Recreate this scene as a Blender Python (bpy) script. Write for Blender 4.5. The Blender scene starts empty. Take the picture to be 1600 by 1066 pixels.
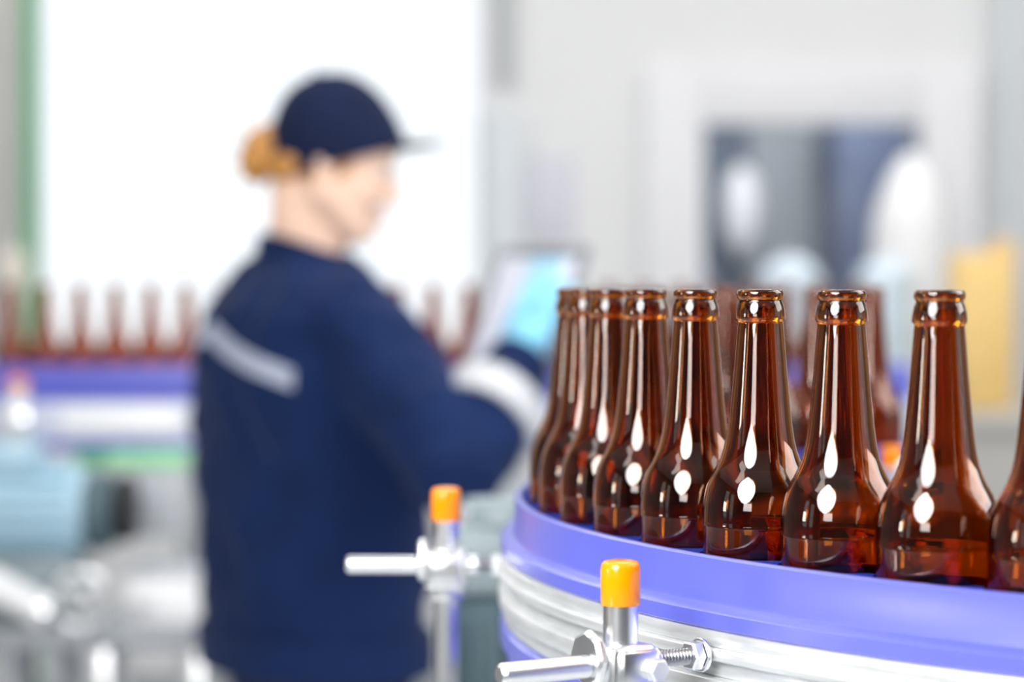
import bpy, bmesh, math, random
from mathutils import Vector, Matrix
from mathutils.bvhtree import BVHTree
random.seed(7)
S = bpy.context.scene
COL = S.collection
PI = math.pi
R = math.radians

# ------------------------------------------------------------------ camera
F = 3778.0            # focal length in pixels of the 1600 px frame (85 mm lens)
HZ = 441.0            # picture row of the horizon
CZ = 1.33             # camera height
cam_d = bpy.data.cameras.new('camera')
cam = bpy.data.objects.new('camera', cam_d)
COL.objects.link(cam)
S.camera = cam
cam_d.sensor_width = 36.0
cam_d.lens = 85.0
cam_d.clip_start = 0.05
cam.location = (0, 0, CZ)
cam.rotation_euler = (PI/2 - math.atan((533-HZ)/F), 0, 0)
cam_d.dof.use_dof = True
cam_d.dof.focus_distance = 1.355
cam_d.dof.aperture_fstop = 3.7
cam_d.dof.aperture_blades = 0

# ------------------------------------------------------------------ world (bright overcast day) and lights
W = bpy.data.worlds.new('overcast_sky')
S.world = W
W.use_nodes = True
W.node_tree.nodes['Background'].inputs[0].default_value = (0.93, 0.97, 1.0, 1)
W.node_tree.nodes['Background'].inputs[1].default_value = 1.25

def area(name, loc, target, size, power, color=(1, 1, 1), shape='RECTANGLE', size_y=None):
    l = bpy.data.lights.new(name, 'AREA')
    l.shape = shape
    l.size = size
    if size_y: l.size_y = size_y
    l.energy = power
    l.color = color
    o = bpy.data.objects.new(name, l)
    COL.objects.link(o)
    o.location = loc
    d = Vector(target) - Vector(loc)
    o.rotation_euler = d.to_track_quat('-Z', 'Y').to_euler()
    return o
area('octagonal_softbox_light', (-0.68, 0.28, 1.985), (0.16, 1.40, 1.2), 1.02, 55, (1.0, 0.99, 0.98), 'DISK')
area('strip_softbox_light', (-0.72, -0.10, 1.45), (0.15, 1.40, 1.24), 0.5, 4.2, (0.97, 0.98, 1.0), 'RECTANGLE', 0.24)
area('warm_strip_light', (-2.4, 0.95, 1.45), (0.15, 1.40, 1.3), 0.30, 7, (1.0, 0.90, 0.76), 'RECTANGLE', 0.36)
area('side_softbox_light', (2.1, 1.75, 2.55), (0.2, 1.45, 1.2), 1.6, 60, (1, 1, 1), 'RECTANGLE', 1.9)
CEIL = [(-2.2, 0.2), (2.2, 0.2), (-2.2, 3.0), (0.4, 3.2), (2.4, 3.0), (-2.0, 5.9), (0.6, 5.9), (2.6, 5.9)]
for cx, cy in CEIL:
    area('ceiling_panel_light', (cx, cy, 3.52), (cx, cy, 0), 1.2, 20 if cy > 2 else 4, (1, 0.99, 0.97), 'RECTANGLE', 0.6)
area('back_room_light', (1.0, 8.6, 2.7), (1.0, 8.6, 0), 0.8, 44, (1, 0.98, 0.97), 'RECTANGLE', 0.5)

S.view_settings.view_transform = 'Standard'
S.view_settings.look = 'None'
S.view_settings.gamma = 1.0
S.view_settings.use_curve_mapping = False
S.view_settings.exposure = 0.0
S.cycles.max_bounces = 20
S.cycles.transmission_bounces = 20
S.cycles.glossy_bounces = 6

# ------------------------------------------------------------------ materials
def mat(name, color, rough=0.5, metal=0.0, noise=0.0, scale=20.0, bump=0.0, bscale=60.0, stretch=None,
        transmission=0.0, ior=1.5, coat=0.0, sheen=0.0, emit=0.0, sss=0.0, crough=0.03):
    m = bpy.data.materials.new(name)
    m.use_nodes = True
    nt = m.node_tree
    b = nt.nodes['Principled BSDF']
    b.inputs['Base Color'].default_value = (*color, 1)
    b.inputs['Roughness'].default_value = rough
    b.inputs['Metallic'].default_value = metal
    b.inputs['IOR'].default_value = ior
    b.inputs['Transmission Weight'].default_value = transmission
    b.inputs['Coat Weight'].default_value = coat
    b.inputs['Coat Roughness'].default_value = crough
    b.inputs['Sheen Weight'].default_value = sheen
    if sss:
        b.inputs['Subsurface Weight'].default_value = sss
        b.inputs['Subsurface Radius'].default_value = (0.012, 0.005, 0.003)
        b.inputs['Subsurface Scale'].default_value = 1.0
    if emit:
        b.inputs['Emission Color'].default_value = (*color, 1)
        b.inputs['Emission Strength'].default_value = emit
    tc = nt.nodes.new('ShaderNodeTexCoord')
    mp = nt.nodes.new('ShaderNodeMapping')
    if stretch: mp.inputs['Scale'].default_value = stretch
    nt.links.new(tc.outputs['Object'], mp.inputs['Vector'])
    if noise:
        n = nt.nodes.new('ShaderNodeTexNoise')
        n.inputs['Scale'].default_value = scale
        n.inputs['Detail'].default_value = 4
        nt.links.new(mp.outputs[0], n.inputs['Vector'])
        r = nt.nodes.new('ShaderNodeValToRGB')
        r.color_ramp.elements[0].position = 0.3
        r.color_ramp.elements[1].position = 0.7
        r.color_ramp.elements[0].color = (*[max(0, c*(1-noise)) for c in color], 1)
        r.color_ramp.elements[1].color = (*[min(1, c*(1+noise)) for c in color], 1)
        nt.links.new(n.outputs['Fac'], r.inputs[0])
        nt.links.new(r.outputs[0], b.inputs['Base Color'])
    if bump:
        n2 = nt.nodes.new('ShaderNodeTexNoise')
        n2.inputs['Scale'].default_value = bscale
        n2.inputs['Detail'].default_value = 5
        nt.links.new(mp.outputs[0], n2.inputs['Vector'])
        bp = nt.nodes.new('ShaderNodeBump')
        bp.inputs['Strength'].default_value = bump
        bp.inputs['Distance'].default_value = 0.002
        nt.links.new(n2.outputs['Fac'], bp.inputs['Height'])
        nt.links.new(bp.outputs[0], b.inputs['Normal'])
    return m

M = dict(
    amber=mat('amber_glass', (0.49, 0.15, 0.011), 0.0, transmission=1.0, ior=1.56),
    blue=mat('blue_plastic', (0.10, 0.115, 0.56), 0.30, noise=0.05, scale=8, bump=0.04, bscale=25, coat=0.7, crough=0.42),
    steel=mat('stainless_steel', (0.86, 0.87, 0.88), 0.30, 1.0, noise=0.05, scale=30, bump=0.03, bscale=120),
    steel_soft=mat('brushed_steel_band', (0.72, 0.74, 0.745), 0.40, 0.65, noise=0.10, scale=26, stretch=(1, 1, 6), bump=0.05, bscale=90),
    thread=mat('threaded_steel', (0.42, 0.42, 0.44), 0.3, 1.0, noise=0.1),
    orange=mat('orange_vinyl_cap', (1.0, 0.28, 0.0), 0.16, noise=0.03),
    dark=mat('dark_chain', (0.02, 0.022, 0.03), 0.45, noise=0.2),
    black=mat('black_rubber', (0.012, 0.013, 0.015), 0.5, noise=0.2),
    jacket=mat('navy_workwear_cloth', (0.0025, 0.0145, 0.070), 0.85, noise=0.12, scale=14, bump=0.25, bscale=260, sheen=0.03, ior=1.3),
    trousers=mat('dark_navy_trouser_cloth', (0.005, 0.012, 0.04), 0.9, noise=0.12, bump=0.2, bscale=260),
    cap=mat('navy_cap_cloth', (0.004, 0.010, 0.042), 0.85, noise=0.1, bump=0.2, bscale=300, sheen=0.02, ior=1.3),
    band=mat('grey_reflective_tape', (0.36, 0.40, 0.50), 0.5, noise=0.06, scale=60),
    cuffband=mat('silver_reflective_tape', (0.52, 0.53, 0.56), 0.5, noise=0.05, scale=60),
    seam=mat('seam_piping', (0.03, 0.045, 0.10), 0.8, noise=0.1),
    skin=mat('skin', (0.93, 0.63, 0.48), 0.5, noise=0.05, scale=18, sss=0.15),
    lips=mat('lips', (0.62, 0.22, 0.19), 0.4, noise=0.05),
    hair=mat('ginger_blonde_hair', (0.55, 0.25, 0.055), 0.45, noise=0.45, scale=30, stretch=(6, 6, 1), bump=0.6, bscale=60),
    eye=mat('eye_white', (0.85, 0.84, 0.82), 0.2, noise=0.02),
    iris=mat('iris', (0.05, 0.06, 0.07), 0.2, noise=0.1),
    glove=mat('light_blue_nitrile', (0.22, 0.60, 0.84), 0.45, noise=0.06, scale=30),
    shoe=mat('shoe_leather', (0.02, 0.02, 0.022), 0.5, noise=0.1),
    tabbody=mat('tablet_grey_case', (0.16, 0.17, 0.19), 0.4, noise=0.04),
    tabface=mat('tablet_grey_bezel', (0.22, 0.23, 0.26), 0.3, noise=0.02),
    wall=mat('off_white_paint', (0.77, 0.77, 0.775), 0.7, noise=0.015, scale=3, bump=0.03, bscale=90),
    frame=mat('white_painted_frame', (0.79, 0.79, 0.81), 0.5, noise=0.01, scale=4),
    shadedblue=mat('shaded_blue_plastic', (0.004, 0.025, 0.25), 0.75, noise=0.05, scale=8, ior=1.22),  # the rail's blue with the shade at the bottle feet put into the colour
    innerblue=mat('clear_blue_plastic', (0.012, 0.040, 0.38), 0.3, noise=0.05, scale=8),
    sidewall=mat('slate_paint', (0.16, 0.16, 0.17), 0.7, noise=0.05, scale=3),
    darkwall=mat('charcoal_paint', (0.10, 0.10, 0.11), 0.7, noise=0.05, scale=3),
    floor=mat('pale_grey_epoxy', (0.74, 0.76, 0.78), 0.25, noise=0.05, scale=2),
    ceil=mat('ceiling_paint', (0.85, 0.85, 0.85), 0.8, noise=0.01, scale=3),
    frosted=mat('frosted_pane', (0.97, 0.98, 0.99), 0.35, transmission=1.0, ior=1.15, noise=0.01, scale=3),
    clear=mat('clear_pane', (0.95, 0.97, 1.0), 0.0, transmission=1.0, ior=1.45, noise=0.005),
    green=mat('green_paint', (0.13, 0.42, 0.20), 0.45, noise=0.06),
    greenlight=mat('light_green_plastic', (0.36, 0.80, 0.42), 0.4, noise=0.05),
    greypost=mat('warm_grey_paint', (0.52, 0.51, 0.49), 0.6, noise=0.04, scale=5),
    beige=mat('beige_plastic', (0.72, 0.66, 0.58), 0.45, noise=0.04),
    paleblue=mat('pale_blue_enamel', (0.42, 0.62, 0.74), 0.4, noise=0.06, scale=8),
    teal=mat('teal_grey_enamel', (0.075, 0.125, 0.15), 0.42, noise=0.08, scale=8),
    tealmid=mat('grey_teal_enamel', (0.24, 0.30, 0.32), 0.4, noise=0.08, scale=8),
    greybox=mat('light_grey_enamel', (0.50, 0.52, 0.55), 0.45, noise=0.04, scale=8),
    midgrey=mat('mid_grey_metal', (0.36, 0.38, 0.41), 0.4, 0.3, noise=0.06),
    whiteplastic=mat('white_plastic', (0.92, 0.92, 0.93), 0.35, noise=0.02),
    panel=mat('pale_side_panel', (0.70, 0.74, 0.86), 0.4, noise=0.03),
    yellow=mat('yellow_enamel', (0.95, 0.66, 0.25), 0.5, noise=0.03, scale=6),
    benchgrey=mat('warm_grey_steel', (0.50, 0.49, 0.46), 0.45, noise=0.04, scale=5),
    paleenamel=mat('pale_blue_white_enamel', (0.64, 0.75, 0.84), 0.35, noise=0.03),
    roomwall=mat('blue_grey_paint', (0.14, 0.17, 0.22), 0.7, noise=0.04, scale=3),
    roomdoor=mat('pale_grey_door_paint', (0.34, 0.37, 0.40), 0.6, noise=0.03, scale=3),
    navycab=mat('slate_blue_enamel', (0.085, 0.11, 0.18), 0.5, noise=0.06, scale=3),
    lavender=mat('pale_lavender_card', (0.66, 0.66, 0.74), 0.7, noise=0.02),
    bluegrey=mat('pale_blue_grey_paint', (0.66, 0.70, 0.73), 0.6, noise=0.02),
    vent=mat('warm_grey_vent_paint', (0.66, 0.64, 0.62), 0.5, noise=0.03),
    lamp=mat('led_diffuser', (1, 1, 1), 0.5, emit=3.0, noise=0.01),
)

# tablet screen: a lit screen with a pale layout and a light blue pane
def screen_material():
    m = bpy.data.materials.new('lit_screen')
    m.use_nodes = True
    nt = m.node_tree
    b = nt.nodes['Principled BSDF']
    b.inputs['Roughness'].default_value = 0.15
    tc = nt.nodes.new('ShaderNodeTexCoord')
    sp = nt.nodes.new('ShaderNodeSeparateXYZ')
    nt.links.new(tc.outputs['Object'], sp.inputs[0])
    r = nt.nodes.new('ShaderNodeValToRGB')
    r.color_ramp.interpolation = 'CONSTANT'
    e = r.color_ramp.elements
    e[0].position = 0.0; e[0].color = (0.74, 0.76, 0.86, 1)
    e[1].position = 0.42; e[1].color = (0.42, 0.74, 0.92, 1)
    x = e.new(0.80); x.color = (0.80, 0.80, 0.92, 1)
    mr = nt.nodes.new('ShaderNodeMapRange')
    mr.inputs[1].default_value = -0.085
    mr.inputs[2].default_value = 0.085
    nt.links.new(sp.outputs[0], mr.inputs[0])
    nt.links.new(mr.outputs[0], r.inputs[0])
    nt.links.new(r.outputs[0], b.inputs['Base Color'])
    nt.links.new(r.outputs[0], b.inputs['Emission Color'])
    b.inputs['Emission Strength'].default_value = 0.12
    return m
M['screen'] = screen_material()

# ------------------------------------------------------------------ helpers
def obj(name, bm, m, parent=None, smooth=True, angle=40):
    me = bpy.data.meshes.new(name)
    bmesh.ops.recalc_face_normals(bm, faces=bm.faces[:])
    bm.to_mesh(me)
    bm.free()
    return obj_me(name, me, m, parent, smooth, angle)
def obj_me(name, me, m, parent=None, smooth=True, angle=40):
    me.materials.clear()
    me.materials.append(M[m] if isinstance(m, str) else m)
    if smooth:
        me.shade_smooth()
        me.set_sharp_from_angle(angle=R(angle))
    o = bpy.data.objects.new(name, me)
    COL.objects.link(o)
    if parent:
        o.parent = parent
        o.matrix_parent_inverse = Matrix.Translation(-parent.location) if parent.type == 'EMPTY' and not any(parent.rotation_euler) else Matrix()
        if not (parent.type == 'EMPTY'):
            o.matrix_parent_inverse = Matrix()
    return o
def thing(name, label, cat, loc=(0, 0, 0), group=None):
    o = bpy.data.objects.new(name, None)
    o.empty_display_size = 0.05
    COL.objects.link(o)
    o.location = loc
    tag(o, label, cat, group)
    return o
def tag(o, label, cat, group=None):
    o['label'] = label
    o['category'] = cat
    if group: o['group'] = group
    return o
def struct(name, bm, m, parent=None, **k):
    o = obj(name, bm, m, parent, **k)
    if not parent: o['kind'] = 'structure'
    return o
def NB(): return bmesh.new()
def box(bm, x0, x1, y0, y1, z0, z1, bev=0.0, mtx=None, seg=2):
    g = bmesh.ops.create_cube(bm, size=1.0)
    vs = g['verts']
    for v in vs:
        v.co = Vector((x0 + (v.co.x+.5)*(x1-x0), y0 + (v.co.y+.5)*(y1-y0), z0 + (v.co.z+.5)*(z1-z0)))
    if bev:
        es = list({e for v in vs for e in v.link_edges})
        r = bmesh.ops.bevel(bm, geom=es, offset=bev, segments=seg, affect='EDGES', profile=0.5)
        vs = list({v for f in r['faces'] for v in f.verts} | {v for v in vs if v.is_valid})
    if mtx is not None:
        bmesh.ops.transform(bm, matrix=mtx, verts=vs)
    return bm
def axis_matrix(p, d):
    d = Vector(d).normalized()
    return Matrix.Translation(Vector(p)) @ d.to_track_quat('Z', 'Y').to_matrix().to_4x4()
def lathe(bm, prof, mtx=None, seg=32, close=False):
    """prof: (r, z) list about local Z; closes the poles when r = 0"""
    rings = []
    for r, z in prof:
        if r <= 1e-7:
            rings.append([bm.verts.new((0, 0, z))])
        else:
            rings.append([bm.verts.new((r*math.cos(2*PI*i/seg), r*math.sin(2*PI*i/seg), z)) for i in range(seg)])
    pairs = list(zip(rings[:-1], rings[1:]))
    if close: pairs.append((rings[-1], rings[0]))
    for a, b in pairs:
        for i in range(seg):
            j = (i+1) % seg
            if len(a) == 1 and len(b) == 1: continue
            if len(a) == 1: bm.faces.new((a[0], b[i], b[j]))
            elif len(b) == 1: bm.faces.new((a[i], b[0], a[j]))
            else: bm.faces.new((a[i], b[i], b[j], a[j]))
    if mtx is not None:
        bmesh.ops.transform(bm, matrix=mtx, verts=[v for r in rings for v in r])
    return bm
def rod(bm, p0, p1, r, seg=24, bev=0.0015, r2=None):
    p0, p1 = Vector(p0), Vector(p1)
    L = (p1-p0).length
    r2 = r if r2 is None else r2
    b = min(bev, r*.5, L*.3)
    return lathe(bm, [(0, 0), (r-b, 0), (r, b), (r2, L-b), (r2-b, L), (0, L)], axis_matrix(p0, p1-p0), seg)
def prism(bm, p0, p1, r, n=6, bev=0.001):
    return rod(bm, p0, p1, r, n, bev)
CX, CY = 0.754, 1.732     # centre of the conveyor bend
def ringp(t, r, z):       # t degrees: 0 = leftmost point, 90 = towards the camera
    a = R(t)
    return Vector((CX - r*math.cos(a), CY - r*math.sin(a), z))
def revolve(bm, prof, t0, t1, n=120):
    """closed profile of (r, z) swept round the bend centre"""
    rows = []
    for i in range(n+1):
        t = t0 + (t1-t0)*i/n
        rows.append([bm.verts.new(ringp(t, r, z)) for r, z in prof])
    k = len(prof)
    for a, b in zip(rows[:-1], rows[1:]):
        for i in range(k):
            j = (i+1) % k
            bm.faces.new((a[i], a[j], b[j], b[i]))
    bm.faces.new(rows[0]); bm.faces.new(rows[-1][::-1])
    return bm
def cone_prim(bm, p0, p1, r0, r1, seg=18):
    p0, p1 = Vector(p0), Vector(p1)
    d = p1-p0
    L = d.length
    prof = [(0, -r0)] + [(r0*math.cos(a), r0*math.sin(a)) for a in [-1.2, -.8, -.4, 0]] \
        + [(r1*math.cos(a), L + r1*math.sin(a)) for a in [0, .4, .8, 1.2]] + [(0, L+r1)]
    return lathe(bm, prof, axis_matrix(p0, d), seg)
def ell_prim(bm, c, rad, rot=None, seg=24):
    g = bmesh.ops.create_uvsphere(bm, u_segments=seg, v_segments=seg//2, radius=1.0)
    m = Matrix.Translation(Vector(c)) @ (rot.to_4x4() if rot is not None else Matrix()) @ Matrix.Diagonal((*rad, 1))
    bmesh.ops.transform(bm, matrix=m, verts=g['verts'])
    return bm
def loft_prim(bm, secs, fwd, rgt, seg=32, pw=2.4):
    """secs: (cx, cy, z, half depth along fwd, half width along rgt)"""
    rows = []
    for cx, cy, z, hd, hw in secs:
        row = []
        for i in range(seg):
            a = 2*PI*i/seg
            c, s = math.cos(a), math.sin(a)
            u = math.copysign(abs(c)**(2/pw), c)*hd
            w = math.copysign(abs(s)**(2/pw), s)*hw
            row.append(bm.verts.new((cx + fwd[0]*u + rgt[0]*w, cy + fwd[1]*u + rgt[1]*w, z)))
        rows.append(row)
    for a, b in zip(rows[:-1], rows[1:]):
        for i in range(seg):
            j = (i+1) % seg
            bm.faces.new((a[i], a[j], b[j], b[i]))
    bm.faces.new(rows[0][::-1]); bm.faces.new(rows[-1])
    bmesh.ops.recalc_face_normals(bm, faces=bm.faces[:])
    return bm
def fuse(bm, voxel, smooth=6, cuts=(), wrinkle=0.0, wscale=0.1):
    """one continuous surface from overlapping solids"""
    bmesh.ops.recalc_face_normals(bm, faces=bm.faces[:])
    me = bpy.data.meshes.new('tmp')
    bm.to_mesh(me); bm.free()
    o = bpy.data.objects.new('tmp', me)
    COL.objects.link(o)
    r = o.modifiers.new('r', 'REMESH'); r.mode = 'VOXEL'; r.voxel_size = voxel
    s = o.modifiers.new('s', 'SMOOTH'); s.factor = 0.5; s.iterations = smooth
    tx = None
    if wrinkle:
        tx = bpy.data.textures.new('folds', 'CLOUDS'); tx.noise_scale = wscale
        d = o.modifiers.new('d', 'DISPLACE'); d.texture = tx; d.strength = wrinkle; d.mid_level = 0.5
        d.texture_coords = 'LOCAL'
    dg = bpy.context.evaluated_depsgraph_get()
    me2 = bpy.data.meshes.new_from_object(o.evaluated_get(dg))
    bpy.data.objects.remove(o); bpy.data.meshes.remove(me)
    if tx: bpy.data.textures.remove(tx)
    if cuts:
        b = bmesh.new(); b.from_mesh(me2)
        for co, no in cuts:
            geom = b.verts[:] + b.edges[:] + b.faces[:]
            res = bmesh.ops.bisect_plane(b, geom=geom, plane_co=co, plane_no=no, clear_outer=True)
            es = [e for e in res['geom_cut'] if isinstance(e, bmesh.types.BMEdge)]
            if es:
                bmesh.ops.holes_fill(b, edges=es, sides=0)
        b.to_mesh(me2); b.free()
    return me2
def px(x, y, d):          # a picture point at depth d, for laying the place out
    return Vector(((x-800)/F*d, d, CZ - (y-HZ)/F*d))

# ------------------------------------------------------------------ the room
X0, X1, Y0, Y1, ZC = -4.2, 4.4, -3.2, 7.5, 3.6
struct('floor', box(NB(), X0-.1, X1+.1, Y0-.1, 10.2, -.1, 0), 'floor', smooth=False)
struct('ceiling', box(NB(), X0-.1, X1+.1, Y0-.1, Y1+.2, ZC, ZC+.1), 'ceil', smooth=False)
def wall_with_holes(bm, axis, pos, thick, u0, u1, holes):
    """wall along u (x or y) and z, with rectangular holes (a, b, z0, z1) in order of a"""
    def bx(a, b, z0, z1):
        if b-a < 1e-4 or z1-z0 < 1e-4: return
        if axis == 'x': box(bm, a, b, pos, pos+thick, z0, z1)
        else: box(bm, pos, pos+thick, a, b, z0, z1)
    c = u0
    for a, b, z0, z1 in holes:
        bx(c, a, 0, ZC); bx(a, b, 0, z0); bx(a, b, z1, ZC)
        c = b
    bx(c, u1, 0, ZC)
    return bm
W1 = (-1.49, -0.10, 0.98, 3.1)
W2 = (0.58, 1.27, 0.95, 1.828)
struct('wall_back', wall_with_holes(NB(), 'x', Y1, .2, X0-.1, X1+.1, [W1, W2]), 'wall', smooth=False)
WR = (-0.4, 2.0, 1.1, 2.9)
struct('wall_right', wall_with_holes(NB(), 'y', X1, .1, Y0-.1, Y1, [WR]), 'sidewall', smooth=False)
WL = [(-1.0, -0.3, 1.0, 2.9), (0.2, 0.9, 1.0, 2.9)]
struct('wall_left', wall_with_holes(NB(), 'y', X0-.1, .1, Y0-.1, Y1, WL), 'sidewall', smooth=False)
struct('wall_front', box(NB(), X0-.1, X1+.1, Y0-.1, Y0, 0, ZC), 'darkwall', smooth=False)
def window(name, axis, pos, hole, glass, fw=.05, proud=.03, depth=.2):
    a, b, z0, z1 = hole
    e = bpy.data.objects.new(name, None); COL.objects.link(e); e['kind'] = 'structure'
    def bx(bm, a, b, p0, p1, z0, z1, bev=.004):
        return box(bm, a, b, p0, p1, z0, z1, bev) if axis == 'x' else box(bm, p0, p1, a, b, z0, z1, bev)
    for (u0, u1, v0, v1) in ((a-fw, a+.01, z0-fw, z1+fw), (b-.01, b+fw, z0-fw, z1+fw), (a+.01, b-.01, z1-.01, z1+fw), (a+.01, b-.01, z0-fw, z0+.01)):
        obj('window_frame', bx(NB(), u0, u1, pos-proud, pos+.04, v0, v1), 'frame', e)
    obj('pane', bx(NB(), a+.001, b-.001, pos+depth*.5, pos+depth*.5+.006, z0+.001, z1-.001, 0), glass, e, smooth=False)
    return e
window('window_1', 'x', Y1, W1, 'frosted', .012, .012)
window('window_2', 'x', Y1, W2, 'clear', .17, .05)
window('window_3', 'y', X1, WR, 'clear', .06, .03, .1)
for k, h in enumerate(WL): window('window_%d' % (4+k), 'y', X0-.05, h, 'clear', .05, -.01, .02)
# room behind the inner window
struct('wall_back_room', box(NB(), 0.0, 2.4, 9.9, 10.0, 0, 3.0), 'roomwall', smooth=False)
struct('wall_back_room_left', box(NB(), -0.05, 0.05, 7.7, 9.9, 0, 3.0), 'roomwall', smooth=False)
struct('wall_back_room_right', box(NB(), 2.35, 2.45, 7.7, 9.9, 0, 3.0), 'roomwall', smooth=False)
struct('ceiling_back_room', box(NB(), -0.05, 2.45, 7.7, 10.0, 3.0, 3.1), 'roomwall', smooth=False)
d1 = struct('door_1', box(NB(), 0.965, 1.235, 9.86, 9.90, 0, 2.35, .004), 'roomdoor', smooth=False)
obj('door_handle', rod(NB(), (1.20, 9.84, 1.02), (1.10, 9.84, 1.02), .01), 'steel', d1)
struct('trim_1', box(NB(), 1.50, 1.56, 7.40, 7.5, 0, ZC, .006), 'bluegrey')
struct('baseboard_back', box(NB(), X0, X1, 7.485, 7.5, 0, .1, .003), 'midgrey')
# ceiling luminaires
ORD = ['rear left', 'rear right', 'middle left', 'middle', 'middle right', 'far left', 'far centre', 'far right']
for (cx, cy), nm in zip(CEIL, ORD):
    t = thing('ceiling_light', 'flat white ceiling light panel, the %s one overhead' % nm, 'ceiling light', (cx, cy, 3.56), 'ceiling light panels')
    bm = NB()
    for a in (-1, 1):
        box(bm, cx+a*.62-.015, cx+a*.62+.015, cy-.33, cy+.33, 3.53, 3.6, .002)
        box(bm, cx-.605, cx+.605, cy+a*.315-.015, cy+a*.315+.015, 3.53, 3.6, .002)
    obj('frame', bm, 'whiteplastic', t)
    obj('diffuser', box(NB(), cx-.605, cx+.605, cy-.3, cy+.3, 3.545, 3.56), 'lamp', t)

# ------------------------------------------------------------------ the conveyor bend
ZB = 1.094                  # level of the bottle bases
T0, T1 = -59, 104
bend = thing('curved_conveyor', 'blue and steel conveyor bend carrying the sharp row of amber bottles', 'conveyor', (CX, CY, 0))
rail_prof = [(.7478, 1.1775), (.7506, 1.1775), (.7520, 1.1762), (.7522, 1.1535), (.7535, 1.1515), (.7605, 1.1495),
             (.7620, 1.1480), (.7620, 1.1400), (.7605, 1.1388), (.7462, 1.1388), (.7462, 1.1762)]
obj('outer_guide_rail', revolve(NB(), rail_prof, T0, T1), 'blue', bend, angle=35)
for r1, r0, za, zb in ((.7610, .740, 1.1385, 1.1290), (.7645, .740, 1.1288, 1.1222), (.7585, .740, 1.1220, 1.1125),
                       (.7635, .740, 1.1123, 1.1010), (.7600, .740, 1.1008, 1.0905)):
    obj('steel_band', revolve(NB(), [(r1-.0012, za), (r1, za-.0012), (r1, zb+.0012), (r1-.0012, zb), (r0, zb), (r0, za)], T0, T1), 'steel_soft', bend, angle=50)
obj('lower_wear_strip', revolve(NB(), [(.7605, 1.0903), (.7625, 1.0885), (.7625, 1.076), (.757, 1.0735), (.757, 1.050), (.755, 1.048), (.735, 1.048), (.735, 1.0903)], T0, T1), 'blue', bend)
def pocket_ring(bm):
    rows = []
    t = -57.8
    while t < 60:
        k = round((41.55-t)/5.65)
        dl = R(t-(41.55-5.65*k)); rc, rho = .7095, .0340
        q = rho**2 - (rc*math.sin(dl))**2
        ri = max(.7215, rc*math.cos(dl) + math.sqrt(q)) if q > 0 else .7215
        rows.append([bm.verts.new(ringp(t, r_, z_)) for r_, z_ in ((.7464, 1.1752), (ri+.0008, 1.1752), (ri, 1.1744), (ri, 1.166), (.7464, 1.166))])
        t += .16
    for a, b in zip(rows[:-1], rows[1:]):
        for i in range(5):
            j = (i+1) % 5
            bm.faces.new((a[i], a[j], b[j], b[i]))
    bm.faces.new(rows[0]); bm.faces.new(rows[-1][::-1])
    return bm
obj('pocket_guide', pocket_ring(NB()), 'shadedblue', bend)
obj('chain_bed', revolve(NB(), [(.748, ZB-.004), (.748, ZB-.03), (.660, ZB-.03), (.660, ZB-.004)], T0, T1), 'dark', bend)
# top plates of the chain
me_plate = None
a_w = 2.3
for i in range(int((T1-T0)/2.4)):
    tt = T0 + 1.2 + i*2.4
    if me_plate is None:
        bm = NB()
        revolve(bm, [(.7445, ZB), (.7445, ZB-.0035), (.663, ZB-.0035), (.663, ZB)], -a_w/2, a_w/2, 2)
        bmesh.ops.translate(bm, vec=(-CX, -CY, 0), verts=bm.verts[:])
        o = obj('chain_plate', bm, 'dark', bend, smooth=False)
        me_plate = o.data
    else:
        o = bpy.data.objects.new('chain_plate', me_plate); COL.objects.link(o); o.parent = bend
    o.matrix_parent_inverse = Matrix()
    o.location = (0, 0, 0); o.rotation_euler = (0, 0, R(tt))
obj('inner_guide_rail', revolve(NB(), [(.662, 1.1755), (.6605, 1.177), (.6565, 1.177), (.655, 1.1755), (.655, 1.085), (.662, 1.085)], T0, T1), 'innerblue', bend)
obj('inner_steel_band', revolve(NB(), [(.6545, 1.130), (.6545, 1.050), (.648, 1.050), (.648, 1.130)], T0, T1), 'steel_soft', bend)
obj('inner_dark_disc', lathe(NB(), [(0, 1.085), (.640, 1.085), (.644, 1.089), (.644, 1.096), (.640, 1.10), (0, 1.10)], Matrix.Translation((0, 0, 0)), 96), 'black', bend).matrix_parent_inverse = Matrix()  # unseen black disc, added to darken what shows through the lower bottles
obj('under_frame', revolve(NB(), [(.745, 1.0475), (.745, .985), (.735, .985), (.735, 1.040), (.665, 1.040), (.665, .985), (.655, .985), (.655, 1.0475)], T0, T1), 'midgrey', bend)
for tt in (-50, 12, 62, 100):
    p = ringp(tt, .70, 0)
    lg = obj('leg', rod(NB(), (p.x, p.y, .02), (p.x, p.y, 1.041), .024), 'steel', bend)
    obj('foot', lathe(NB(), [(0, 0), (.05, 0), (.05, .01), (.026, .02), (0, .02)], Matrix.Translation((p.x-CX, p.y-CY, 0)), 24), 'black', bend).matrix_parent_inverse = Matrix()

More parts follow.
